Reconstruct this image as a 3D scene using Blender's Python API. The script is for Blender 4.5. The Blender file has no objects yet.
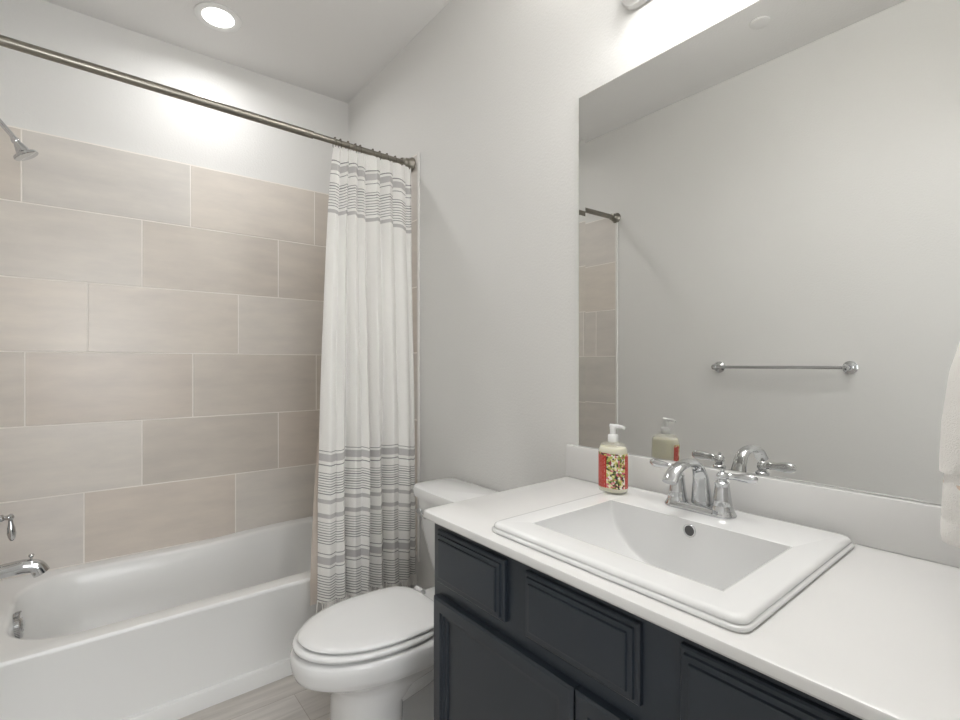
import bpy, bmesh, math, random
from mathutils import Vector, Matrix
random.seed(7)
S = bpy.context.scene
COL = S.collection
PI = math.pi
rad = math.radians

# ------------------------------------------------------------------ camera
cd = bpy.data.cameras.new('camera'); cam = bpy.data.objects.new('camera', cd); COL.objects.link(cam)
cam.location = (-1.2054, -2.7985, 1.23)
cam.rotation_euler = (rad(90), 0, rad(-38.04))
cd.sensor_width = 36.0
cd.lens = 500.96 / 960 * 36
cd.shift_y = 4.27 / 960
cd.clip_start = 0.02
S.camera = cam

# ------------------------------------------------------------------ world, exposure, big lights
W = bpy.data.worlds.new('world'); S.world = W; W.use_nodes = True
W.node_tree.nodes['Background'].inputs[0].default_value = (0.9, 0.93, 1.0, 1)
W.node_tree.nodes['Background'].inputs[1].default_value = 0.3
S.view_settings.view_transform = 'Standard'
S.view_settings.look = 'None'
S.view_settings.gamma = 1
S.view_settings.exposure = 0.12
S.view_settings.use_curve_mapping = False

P_HALL_FILL = 22       # added fill light at the far end of the hallway
P_DOWN = 3.5       # recessed light over the tub
P_VAN = 2.0        # vanity light, downward
P_VANUP = 12      # vanity light, upward
P_ROOM_FILL = 4.2       # added room fill in an unseen ceiling fixture nearer the door

def area(name, loc, rot, size, power, color=(1, 1, 1), shape='DISK', spread=180, size_y=None):
    l = bpy.data.lights.new(name, 'AREA'); l.energy = power; l.color = color
    l.shape = shape; l.size = size; l.spread = rad(spread)
    if size_y: l.size_y = size_y
    o = bpy.data.objects.new(name, l); o.location = loc; o.rotation_euler = rot; COL.objects.link(o)
    return o
area('downlight_light', (-.752, -.342, 2.735), (0, 0, 0), 0.12, P_DOWN, (.99, .99, 1), spread=170)
area('ceiling_fill_light', (-.58, -2.3, 2.735), (0, 0, 0), 0.14, P_ROOM_FILL, (.99, .99, 1), spread=160)  # room fill added under the ceiling, out of view
area('hall_fill_light', (-1.0, -4.24, 1.45), (rad(90), 0, 0), 1.3, P_HALL_FILL, (.99, .99, 1), 'RECTANGLE', size_y=1.5)  # frontal fill added behind the camera, shining through the doorway

# ------------------------------------------------------------------ materials
def lin(c):
    return tuple(((v / 12.92) if v <= .04045 else ((v + .055) / 1.055) ** 2.4) for v in c)
def hexc(r, g, b): return lin((r / 255, g / 255, b / 255)) + (1,)
def nodes(m): return m.node_tree.nodes, m.node_tree.links
def mat(name, col, rough=.5, metal=0, spec=.5, bump=None, coat=0, var=None):
    m = bpy.data.materials.new(name); m.use_nodes = True
    n, l = nodes(m); b = n['Principled BSDF']
    b.inputs['Base Color'].default_value = col
    b.inputs['Roughness'].default_value = rough
    b.inputs['Metallic'].default_value = metal
    b.inputs['Specular IOR Level'].default_value = spec
    b.inputs['Coat Weight'].default_value = coat
    tc = n.new('ShaderNodeTexCoord')
    if bump:
        sc, st, dist = bump
        t = n.new('ShaderNodeTexNoise'); t.inputs['Scale'].default_value = sc; t.inputs['Detail'].default_value = 3
        l.new(tc.outputs['Object'], t.inputs['Vector'])
        bp = n.new('ShaderNodeBump'); bp.inputs['Strength'].default_value = st; bp.inputs['Distance'].default_value = dist
        l.new(t.outputs['Fac'], bp.inputs['Height']); l.new(bp.outputs['Normal'], b.inputs['Normal'])
    if var:
        sc, amt = var
        t2 = n.new('ShaderNodeTexNoise'); t2.inputs['Scale'].default_value = sc; t2.inputs['Detail'].default_value = 4
        l.new(tc.outputs['Object'], t2.inputs['Vector'])
        r = n.new('ShaderNodeValToRGB')
        r.color_ramp.elements[0].position = .3; r.color_ramp.elements[1].position = .7
        r.color_ramp.elements[0].color = tuple(c * (1 - amt) for c in col[:3]) + (1,)
        r.color_ramp.elements[1].color = tuple(min(1, c * (1 + amt)) for c in col[:3]) + (1,)
        l.new(t2.outputs['Fac'], r.inputs['Fac']); l.new(r.outputs['Color'], b.inputs['Base Color'])
    return m

M = {}
M['wall'] = mat('wall_paint', hexc(228, 227, 224), .75, spec=.3, bump=(130, .25, .004))
M['ceil'] = mat('ceiling_paint', hexc(234, 233, 231), .85, spec=.2, bump=(90, .25, .004))
M['trim'] = mat('white_trim_paint', hexc(238, 238, 236), .4)
M['porcelain'] = mat('glazed_porcelain', hexc(234, 234, 233), .09, coat=.3)
M['acrylic'] = mat('tub_acrylic', hexc(234, 234, 232), .24, coat=0)
M['seatplastic'] = mat('seat_plastic', hexc(234, 234, 233), .16)
M['counter'] = mat('cultured_marble', hexc(226, 225, 223), .25, var=(6, .012))
M['chrome'] = mat('polished_chrome', (.62, .63, .64, 1), .05, metal=1)
M['nickel'] = mat('brushed_nickel', hexc(146, 142, 133), .3, metal=1, bump=(300, .04, .001))
M['darknickel'] = mat('dark_nickel', hexc(120, 113, 105), .3, metal=1)
M['cab'] = mat('slate_cabinet_paint', hexc(43, 50, 58), .33, var=(9, .03))
M['dark'] = mat('dark_gap', hexc(18, 19, 21), .6)
M['drain'] = mat('overflow_dark', hexc(96, 96, 96), .4, metal=.6)
M['grout'] = mat('pale_grout', hexc(240, 235, 228), .8)
M['whitetile'] = mat('white_bullnose_trim', hexc(236, 234, 230), .2)
M['lightplate'] = mat('satin_light_plate', hexc(206, 205, 203), .25, metal=.7)
M['whiteplate'] = mat('white_fixture_enamel', hexc(228, 227, 224), .35)
M['pump'] = mat('white_pump_plastic', hexc(240, 240, 238), .3)
M['silver'] = mat('mirror_silver', (.75, .75, .735, 1), .0, metal=1)
M['mirroredge'] = mat('mirror_glass_edge', hexc(70, 76, 74), .2)
M['liner'] = mat('peva_liner', hexc(232, 218, 206), .45)
M['hallfloor'] = mat('hall_floor', hexc(178, 170, 160), .5)

def emis(name, col, strength):
    m = bpy.data.materials.new(name); m.use_nodes = True
    b = m.node_tree.nodes['Principled BSDF']
    b.inputs['Base Color'].default_value = col
    b.inputs['Emission Color'].default_value = col; b.inputs['Emission Strength'].default_value = strength
    return m
M['lens'] = emis('lit_led_lens', (1, .99, .97, 1), 6)
M['shade'] = emis('lit_frosted_glass', (1, .98, .95, 1), 2.5)

# tile: per-tile tint held in a colour attribute, soft veining on top
def tile_material():
    m = bpy.data.materials.new('beige_porcelain_tile'); m.use_nodes = True
    n, l = nodes(m); b = n['Principled BSDF']; b.inputs['Roughness'].default_value = .27
    b.inputs['Specular IOR Level'].default_value = .45
    tc = n.new('ShaderNodeTexCoord')
    mp = n.new('ShaderNodeMapping'); mp.inputs['Scale'].default_value = (2.2, 2.2, 9)
    l.new(tc.outputs['Object'], mp.inputs['Vector'])
    t = n.new('ShaderNodeTexNoise'); t.inputs['Scale'].default_value = 1.6; t.inputs['Detail'].default_value = 6; t.inputs['Roughness'].default_value = .6
    l.new(mp.outputs['Vector'], t.inputs['Vector'])
    r = n.new('ShaderNodeValToRGB')
    r.color_ramp.elements[0].position = .25; r.color_ramp.elements[1].position = .75
    r.color_ramp.elements[0].color = (.90, .895, .90, 1); r.color_ramp.elements[1].color = (1.06, 1.05, 1.03, 1)
    l.new(t.outputs['Fac'], r.inputs['Fac'])
    at = n.new('ShaderNodeAttribute'); at.attribute_name = 'tint'
    mx = n.new('ShaderNodeMix'); mx.data_type = 'RGBA'; mx.blend_type = 'MULTIPLY'; mx.inputs['Factor'].default_value = 1
    l.new(at.outputs['Color'], mx.inputs['A']); l.new(r.outputs['Color'], mx.inputs['B'])
    l.new(mx.outputs['Result'], b.inputs['Base Color'])
    return m
M['tile'] = tile_material()

def floor_material():
    m = bpy.data.materials.new('grey_oak_plank'); m.use_nodes = True
    n, l = nodes(m); b = n['Principled BSDF']; b.inputs['Roughness'].default_value = .42
    tc = n.new('ShaderNodeTexCoord')
    br = n.new('ShaderNodeTexBrick'); br.inputs['Scale'].default_value = 1
    br.inputs['Brick Width'].default_value = 1.2; br.inputs['Row Height'].default_value = .18
    br.inputs['Mortar Size'].default_value = .0012; br.inputs['Bias'].default_value = 0
    br.inputs['Color1'].default_value = hexc(204, 200, 195); br.inputs['Color2'].default_value = hexc(193, 188, 182)
    br.inputs['Mortar'].default_value = hexc(166, 158, 149)
    l.new(tc.outputs['Object'], br.inputs['Vector'])
    mp = n.new('ShaderNodeMapping'); mp.inputs['Scale'].default_value = (1.6, 16, 1)
    l.new(tc.outputs['Object'], mp.inputs['Vector'])
    t = n.new('ShaderNodeTexNoise'); t.inputs['Scale'].default_value = 2.2; t.inputs['Detail'].default_value = 8; t.inputs['Distortion'].default_value = .6
    l.new(mp.outputs['Vector'], t.inputs['Vector'])
    r = n.new('ShaderNodeValToRGB')
    r.color_ramp.elements[0].position = .3; r.color_ramp.elements[1].position = .7
    r.color_ramp.elements[0].color = (.80, .79, .78, 1); r.color_ramp.elements[1].color = (1.06, 1.05, 1.04, 1)
    l.new(t.outputs['Fac'], r.inputs['Fac'])
    mx = n.new('ShaderNodeMix'); mx.data_type = 'RGBA'; mx.blend_type = 'MULTIPLY'; mx.inputs['Factor'].default_value = 1
    l.new(br.outputs['Color'], mx.inputs['A']); l.new(r.outputs['Color'], mx.inputs['B'])
    l.new(mx.outputs['Result'], b.inputs['Base Color'])
    return m
M['floor'] = floor_material()

# ------------------------------------------------------------------ helpers
def link(name, bm, m, parent=None, smooth=None, kind=None):
    me = bpy.data.meshes.new(name)
    bmesh.ops.recalc_face_normals(bm, faces=bm.faces[:])
    bm.to_mesh(me); bm.free()
    for x in (m if isinstance(m, list) else [m]): me.materials.append(x)
    o = bpy.data.objects.new(name, me); COL.objects.link(o)
    if smooth is not None:
        for p in me.polygons: p.use_smooth = True
        try: me.set_sharp_from_angle(angle=rad(smooth))
        except Exception: pass
    if parent:
        w = Vector((0, 0, 0)); q = parent
        while q: w += q.location; q = q.parent
        me.transform(Matrix.Translation(-w)); o.parent = parent
    if kind: o['kind'] = kind
    return o
def tag(o, label, cat, group=None):
    o['label'] = label; o['category'] = cat
    if group: o['group'] = group
    return o
def thing(name, label, cat, loc, group=None):
    o = bpy.data.objects.new(name, None); o.empty_display_size = .05; o.location = loc; COL.objects.link(o)
    bpy.context.view_layer.update()
    return tag(o, label, cat, group)
def plabel(o, t): o['label'] = t; return o

def add_box(bm, x0, x1, y0, y1, z0, z1, bev=0, seg=2):
    vs = [bm.verts.new((x, y, z)) for x in (x0, x1) for y in (y0, y1) for z in (z0, z1)]
    idx = [(0, 1, 3, 2), (4, 6, 7, 5), (0, 4, 5, 1), (2, 3, 7, 6), (0, 2, 6, 4), (1, 5, 7, 3)]
    fs = [bm.faces.new([vs[i] for i in f]) for f in idx]
    if bev:
        es = list({e for f in fs for e in f.edges})
        bmesh.ops.recalc_face_normals(bm, faces=fs)
        bmesh.ops.bevel(bm, geom=es, offset=bev, segments=seg, affect='EDGES', profile=.5)
    return bm
def box(*a, **k): return add_box(bmesh.new(), *a, **k)

def add_loft(bm, rings, cap0=True, cap1=True, closed=True):
    R = [[bm.verts.new(p) for p in r] for r in rings]
    n = len(R[0])
    for a, b in zip(R, R[1:]):
        for i in range(n if closed else n - 1):
            j = (i + 1) % n
            bm.faces.new((a[i], a[j], b[j], b[i]))
    if cap0: bm.faces.new(R[0][::-1])
    if cap1: bm.faces.new(R[-1])
    return R
def frame(d):
    d = Vector(d).normalized()
    u = d.orthogonal().normalized(); return u, d.cross(u)
def add_tube(bm, pts, radii, n=16, cap=True, flat=1.0, up=None):
    pts = [Vector(p) for p in pts]
    if not hasattr(radii, '__len__'): radii = [radii] * len(pts)
    rings = []; u = None
    for i, p in enumerate(pts):
        d = (pts[min(i + 1, len(pts) - 1)] - pts[max(i - 1, 0)]).normalized()
        if up is not None:
            u = (Vector(up) - d * Vector(up).dot(d)).normalized()
        elif u is None: u = d.orthogonal().normalized()
        else: u = (u - d * u.dot(d)).normalized()
        v = d.cross(u); r = radii[i]
        ru, rv = (r if hasattr(r, '__len__') else (r, r * flat))
        rings.append([p + u * (math.cos(2 * PI * k / n) * ru) + v * (math.sin(2 * PI * k / n) * rv) for k in range(n)])
    add_loft(bm, rings, cap, cap); return bm
def add_lathe(bm, origin, axis, prof, n=28):
    """prof: list of (distance along axis, radius)"""
    o = Vector(origin); d = Vector(axis).normalized(); u, v = frame(d)
    add_loft(bm, [[o + d * t + (u * math.cos(2 * PI * k / n) + v * math.sin(2 * PI * k / n)) * max(r, 1e-5) for k in range(n)] for t, r in prof])
    return bm
def tube(*a, **k): return add_tube(bmesh.new(), *a, **k)
def lathe(*a, **k): return add_lathe(bmesh.new(), *a, **k)
def add_torus(bm, c, axis, R, r, n=28, m=10):
    c = Vector(c); u, v = frame(axis); d = Vector(axis).normalized()
    rings = []
    for i in range(n):
        a = 2 * PI * i / n; e = u * math.cos(a) + v * math.sin(a)
        rings.append([c + e * (R + r * math.cos(2 * PI * k / m)) + d * (r * math.sin(2 * PI * k / m)) for k in range(m)])
    rings.append(rings[0])
    add_loft(bm, rings, False, False)
    bmesh.ops.remove_doubles(bm, verts=bm.verts[:], dist=1e-6); return bm
def bez(p, n):
    """Catmull-Rom through p"""
    p = [Vector(q) for q in p]; P = [2 * p[0] - p[1]] + p + [2 * p[-1] - p[-2]]; out = []
    for i in range(1, len(P) - 2):
        for k in range(n):
            t = k / n
            out.append(.5 * ((2 * P[i]) + (P[i + 1] - P[i - 1]) * t + (2 * P[i - 1] - 5 * P[i] + 4 * P[i + 1] - P[i + 2]) * t * t + (3 * P[i] - P[i - 1] - 3 * P[i + 1] + P[i + 2]) * t ** 3))
    out.append(p[-1]); return out
def ray_rr(a, hx, hy, r):
    dx, dy = math.cos(a), math.sin(a); lo, hi = 0, hx + hy
    r = min(r, hx, hy)
    for _ in range(40):
        s = (lo + hi) / 2; qx = abs(dx * s) - (hx - r); qy = abs(dy * s) - (hy - r)
        sd = math.hypot(max(qx, 0), max(qy, 0)) + min(max(qx, qy), 0) - r
        if sd < 0: lo = s
        else: hi = s
    return dx * s, dy * s
def rrect(cx, cy, hx, hy, r, z, n=96):
    """rounded rectangle outline sampled so that corners stay dense"""
    r = max(min(r, hx - 1e-4, hy - 1e-4), 1e-4); pts = []
    q = n // 4; arc = q // 2
    for (sx, sy, a0) in ((1, 1, 0), (-1, 1, PI / 2), (-1, -1, PI), (1, -1, 1.5 * PI)):
        ccx, ccy = cx + sx * (hx - r), cy + sy * (hy - r)
        for k in range(q - arc):                      # corner arc
            a = a0 + (PI / 2) * k / (q - arc - 1)
            pts.append(Vector((ccx + r * math.cos(a), ccy + r * math.sin(a), z)))
        # straight side after the corner, to the start of the next one
        nx, ny, na = {(1, 1): (-1, 1, PI / 2), (-1, 1): (-1, -1, PI), (-1, -1): (1, -1, 1.5 * PI), (1, -1): (1, 1, 2 * PI)}[(sx, sy)]
        e = Vector((cx + nx * (hx - r) + r * math.cos(na), cy + ny * (hy - r) + r * math.sin(na), z)); s = pts[-1].copy()
        for k in range(1, arc + 1): pts.append(s.lerp(e, k / (arc + 1)))
    return pts

# ------------------------------------------------------------------ room shell
CH = 2.764
LW = -1.524
YF = -2.77
def struct(name, bm, m, smooth=None): return link(name, bm, m, None, smooth, 'structure')
struct('floor', box(LW - .1, .1, YF - .12, .1, -.05, 0), M['floor'])
struct('ceiling', box(LW - .1, .1, YF - .12, .1, CH, CH + .05), M['ceil'])
struct('wall_back', box(LW - .1, .1, 0, .1, 0, CH), M['wall'])
struct('wall_right', box(0, .1, YF, 0, 0, CH), M['wall'])
struct('wall_left', box(LW - .1, LW, YF, 0, 0, CH), M['wall'])
DX0, DX1, DH = -1.49, -.72, 2.06
bm = bmesh.new()
add_box(bm, LW, DX0, YF - .12, YF, 0, CH); add_box(bm, DX1, .1, YF - .12, YF, 0, CH); add_box(bm, DX0, DX1, YF - .12, YF, DH, CH)
struct('wall_front', bm, M['wall'])
# hallway beyond the open doorway
struct('floor_hall', box(-2.4, .7, -4.3, YF - .12, -.05, 0), M['floor'])
struct('ceiling_hall', box(-2.4, .7, -4.3, YF - .12, 2.5, 2.55), M['ceil'])
struct('wall_hall_back', box(-2.4, .7, -4.4, -4.3, 0, 2.5), M['wall'])
bm = bmesh.new()  # unseen window frame, added to go with the hall fill light
for b in ((-1.70, -1.65, .66, 2.24), (-.35, -.30, .66, 2.24), (-1.65, -.35, .66, .70), (-1.65, -.35, 2.20, 2.24)): add_box(bm, b[0], b[1], -4.299, -4.25, b[2], b[3])
struct('added_window_1', bm, M['trim'])
struct('added_window_1_pane', box(-1.649, -.351, -4.29, -4.28, .701, 2.199), emis('fill_pane_glow', (.9, .95, 1, 1), 2.0))  # glowing pane added behind the hall fill light
struct('wall_hall_left', box(-2.5, -2.4, -4.3, YF - .12, 0, 2.5), M['wall'])
struct('wall_hall_right', box(.7, .8, -4.3, YF - .12, 0, 2.5), M['wall'])
bm = bmesh.new()
add_box(bm, -2.4, LW - .1, YF - .13, YF - .12, 0, 2.5); add_box(bm, .1, .7, YF - .13, YF - .12, 0, 2.5)
struct('wall_hall_front', bm, M['wall'])
bm = bmesh.new()
add_box(bm, -.013, -.001, -1.8, -.815, 0, .10, .003); struct('baseboard_right', bm, M['trim'])
struct('baseboard_left', box(LW + .001, LW + .013, YF, -.815, 0, .10, bev=.003), M['trim'])

# tiled alcove: each wall one mesh of individually tinted, bevelled tiles on a grout bed
ROWS = [.358, .669, .972, 1.283, 1.588, 1.899, 2.2015]
OFF = [-.610, -.399, -.802, -.5974, -.399, -.812]          # one joint position per row (tub wall)
TINTS = [(221, 216, 209), (219, 212, 203), (222, 217, 211), (220, 211, 201), (221, 214, 205), (223, 219, 213)]
def tiles(name, axis, u0, u1, offs, fixed, sgn):
    bm = bmesh.new(); lay = bm.loops.layers.float_color.new('tint')
    G = .0024; T = .007
    def put(ua, ub, za, zb, t0, t1, mi, bev, tint):
        if axis == 'x': b = (ua, ub, *sorted((fixed + sgn * t0, fixed + sgn * t1)), za, zb)
        else: b = (*sorted((fixed + sgn * t0, fixed + sgn * t1)), ua, ub, za, zb)
        nb = bmesh.new(); add_box(nb, *b, bev=bev, seg=1)
        vm = {v: bm.verts.new(v.co) for v in nb.verts}
        for f in nb.faces:
            g = bm.faces.new([vm[v] for v in f.verts]); g.material_index = mi
            for lp in g.loops: lp[lay] = tint
        nb.free()
    put(u0, u1, ROWS[0] - .01, ROWS[-1] + .003, .0005, T - .0009, 1, 0, (1, 1, 1, 1))
    for i in range(6):
        za, zb = ROWS[i] + (.004 if i == 0 else G), ROWS[i + 1] - G
        j = offs[i]
        while j > u0: j -= .6095
        cuts = [u0]
        while j < u1:
            if j > u0 + .004: cuts.append(j)
            j += .6095
        cuts.append(u1)
        for a, b in zip(cuts, cuts[1:]):
            c = random.choice(TINTS); k = random.uniform(.965, 1.02)
            put(a + (G if a > u0 else .0006), b - (G if b < u1 else .0006), za, zb, .001, T, 0, .0012, hexc(c[0] * k, c[1] * k, c[2] * k))
    return struct(name, bm, [M['tile'], M['grout']])
tiles('wall_back_tile', 'x', LW, 0, OFF, 0, -1)
tiles('wall_right_tile', 'y', -.795, -.008, [-.40, -.2, -.61, -.4, -.2, -.61], 0, -1)
tiles('wall_left_tile', 'y', -.768, -.008, [-.61, -.2, -.40, -.61, -.2, -.4], LW, 1)
struct('trim_1', box(-.0095, -.001, -.812, -.7955, .32, 2.204, bev=.003), M['whitetile'])
struct('trim_2', box(LW + .001, LW + .0095, -.785, -.7685, .32, 2.204, bev=.003), M['whitetile'])

# ------------------------------------------------------------------ bathtub
tub = thing('bathtub', 'white alcove bathtub with a smooth apron along the tiled wall', 'bathtub', (-.762, -.385, 0))
X0, X1, Y1 = LW + .009, -.009, -.009
def yfront(x): return -.745 - .045 * (x / LW)           # front face runs very slightly askew
def rect_ring(z, dy, n=96):
    p = rrect((X0 + X1) / 2, -.4, (X1 - X0) / 2, .3, .002, z, n)
    out = []
    for q in p:
        yf = yfront(q.x) + dy
        out.append(Vector((q.x, yf + (q.y + .7) / .6 * (Y1 - yf), z)))
    return out
def inner(z, dx0, dx1, dy0, dy1, r, n=96):
    """dx/dy: distances of the opening from the tub's outer edges"""
    xa, xb = X0 + dx0, X1 - dx1
    ya, yb = -.765 + dy0, Y1 - dy1
    p = rrect((xa + xb) / 2, (ya + yb) / 2, (xb - xa) / 2, (yb - ya) / 2, r, z, n)
    return [Vector((q.x, q.y + (yfront(q.x) + .765) * (yb - q.y) / (yb - ya), z)) for q in p]
RZ = .358
rings = [rect_ring(0, -.014), rect_ring(.052, -.014), rect_ring(.060, -.011), rect_ring(.062, .002), rect_ring(.33, .006), rect_ring(.343, .0),
         rect_ring(.352, .001), rect_ring(RZ - .001, .005), rect_ring(RZ, .012),
         inner(RZ, .085, .055, .068, .052, .20), inner(RZ - .003, .093, .062, .076, .06, .195), inner(RZ - .012, .10, .069, .082, .067, .19),
         inner(.30, .106, .085, .090, .078, .185), inner(.20, .118, .13, .103, .095, .175), inner(.11, .14, .19, .122, .118, .16),
         inner(.075, .165, .235, .142, .145, .14), inner(.062, .20, .28, .16, .18, .11)]
bm = bmesh.new(); add_loft(bm, rings, True, True)
for v in bm.verts:                                          # back ledge rises toward the lounging end
    if v.co.z > .25:
        t = max(0, min(1, (v.co.x + .86) / .5)); u = max(0, min(1, (v.co.y + .20) / .16)); v.co.z += .021 * t * t * (3 - 2 * t) * u * u * (3 - 2 * u) * (v.co.z - .25) / .108
link('tub_shell', bm, M['acrylic'], tub, 35)
o = lathe((LW + .110, -.385, .300), (1, 0, .10), [(0, .044), (.006, .046), (.020, .046), (.024, .042), (.024, .026), (.028, .024), (.028, 0)])
# knurled rim
add = bmesh.new()
for k in range(40):
    a = 2 * PI * k / 40
    c = Vector((LW + .122, -.385 + .0465 * math.cos(a), .3012 + .0465 * math.sin(a)))
    add_tube(add, [c - Vector((.008, 0, .0008)), c + Vector((.008, 0, .0008))], .0014, 6)
me_tmp = bpy.data.meshes.new('tmp'); add.to_mesh(me_tmp); add.free(); o.from_mesh(me_tmp); bpy.data.meshes.remove(me_tmp)
plabel(link('overflow_cover', o, M['chrome'], tub, 35), 'round chrome overflow cover with knurled rim')
plabel(link('tub_drain', lathe((LW + .30, -.39, .062), (0, 0, 1), [(0, .03), (.004, .03), (.006, .026), (.009, .01), (.009, 0)]), M['chrome'], tub, 35), 'chrome drain')

# tub spout
sp = thing('tub_spout', 'chrome tub spout with small lift knob above the tub rim', 'faucet', (LW + .008, -.385, .50))
path = bez([(LW + .008, -.385, .502), (LW + .06, -.385, .503), (LW + .12, -.385, .507), (LW + .145, -.385, .507), (LW + .172, -.385, .498), (LW + .186, -.385, .474)], 6)
rr = [.0225 + .002 * math.sin(PI * i / (len(path) - 1)) + (.003 * max(0, (i / (len(path) - 1) - .75) * 4)) for i in range(len(path))]
bm = tube(path, rr, 24); add_lathe(bm, (LW + .008, -.385, .502), (1, 0, 0), [(0, .034), (.006, .034), (.011, .029), (.012, .022)])
link('spout_body', bm, M['chrome'], sp, 40)
link('diverter_knob', lathe((LW + .158, -.385, .525), (0, 0, 1), [(0, .004), (.010, .0035), (.013, .007), (.018, .009), (.022, .007), (.024, 0)], 16), M['chrome'], sp, 40)

# shower valve
sv = thing('shower_valve', 'chrome shower valve with a hanging lever handle on the end wall', 'faucet', (LW + .008, -.385, .685))
link('escutcheon', lathe((LW + .008, -.385, .69), (1, 0, 0), [(0, .085), (.004, .085), (.010, .078), (.016, .045), (.03, .03), (.045, .026), (.06, .018), (.07, .012)]), M['chrome'], sv, 40)
bm = lathe((LW + .07, -.385, .69), (1, 0, 0), [(0, .012), (.012, .013), (.018, .008), (.026, .009), (.032, .013), (.038, .011), (.042, .006), (.044, 0)], 20)
add_lathe(bm, (LW + .103, -.385, .682), (.06, 0, -1), [(0, .006), (.014, .007), (.03, .011), (.05, .0125), (.064, .010), (.074, .006), (.078, 0)], 18)
link('lever_handle', bm, M['chrome'], sv, 40)

# shower head
sh = thing('shower', 'chrome shower head on a bent arm at the top of the tiles', 'shower head', (LW + .001, -.385, 2.11))
link('shower_flange', lathe((LW + .008, -.385, 2.115), (1, 0, 0), [(0, .03), (.003, .03), (.010, .022), (.014, .012)]), M['chrome'], sh, 40)
link('shower_arm', tube(bez([(LW + .008, -.385, 2.115), (LW + .05, -.385, 2.105), (LW + .09, -.385, 2.06), (LW + .115, -.385, 2.028)], 6), .0085, 16), M['chrome'], sh, 50)
d = Vector((.52, 0, -.86)).normalized(); o0 = Vector((LW + .112, -.385, 2.03))
link('shower_head', lathe(o0, d, [(-.002, .010), (.006, .013), (.012, .013), (.016, .011), (.026, .015), (.045, .021), (.052, .027), (.056, .036), (.064, .038), (.066, .036), (.067, 0)]), M['chrome'], sh, 40)

# ------------------------------------------------------------------ curtain rod, rings, curtain, liner
RA = Vector((-.009, -.7505, 2.1647)); RB = Vector((LW, -.772, 2.184))
rd = (RB - RA).normalized()
rod = thing('curtain_rod', 'brushed nickel shower curtain rod across the top of the tub alcove', 'curtain rod', RA)
L = (RB - RA).length
link('outer_tube', tube([RA + rd * .47, RB - rd * .02], .0152, 24), M['nickel'], rod, 50)
link('inner_tube', tube([RA + rd * .02, RA + rd * .47], .0122, 24), M['nickel'], rod, 50)
FP = [(0, .033), (.004, .034), (.008, .033), (.014, .027), (.024, .0245), (.033, .024), (.038, .0195), (.042, .018), (.046, .0205), (.052, .0205), (.054, .012)]
link('end_flange', lathe(RA + Vector((-.001, 0, 0)), rd, FP), M['nickel'], rod, 35)
link('end_flange', lathe(RB - rd * .001, -rd, FP), M['nickel'], rod, 35)
def rodz(x): t = (x - RA.x) / (RB.x - RA.x); return RA.lerp(RB, t)

TOPZ = 2.138
HX = [-.386, -.362, -.328, -.294, -.272, -.212, -.178, -.142, -.100, -.066]
ordn = ['first', 'second', 'third', 'fourth', 'fifth', 'sixth', 'seventh', 'eighth', 'ninth', 'tenth', 'eleventh', 'last']
def ring_meshes(name, x):
    c = rodz(x) + Vector((0, 0, -.007))
    r = thing(name, '', 'curtain ring', c)
    pts = []
    for k in range(25):                                 # open ring ending in a hook
        a = rad(80) + rad(330) * k / 24
        pts.append((c.x, c.y + .0185 * math.cos(a), c.z + .0215 * math.sin(a)))
    link('hook_wire', tube(pts, .0014, 8), M['darknickel'], r, 60)
    bm = bmesh.new()
    for a in (62, 80, 98, 116):
        p = Vector((c.x, c.y + .0195 * math.cos(rad(a)), c.z + .0222 * math.sin(rad(a))))
        bmesh.ops.create_uvsphere(bm, u_segments=8, v_segments=6, radius=.0034, matrix=Matrix.Translation(p))
    link('roller_beads', bm, M['darknickel'], r, 60)
    return r
proto = ring_meshes('curtain_ring', HX[0]); base = proto.location.copy()
for i, x in enumerate(HX):
    r = proto
    if i:
        r = proto.copy(); COL.objects.link(r)
        r.location = rodz(x) + Vector((0, 0, -.007))
        for ch in list(proto.children):
            c = ch.copy(); COL.objects.link(c); c.parent = r
    r['label'] = ('nickel curtain ring on the rod, farthest from the side wall' if i == 0 else
                  'nickel curtain ring on the rod, nearest the side wall' if i == len(HX) - 1 else
                  '%s nickel curtain ring on the rod counting from its tub end' % ordn[i])
    r['group'] = 'curtain rings on the shower rod'

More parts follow.
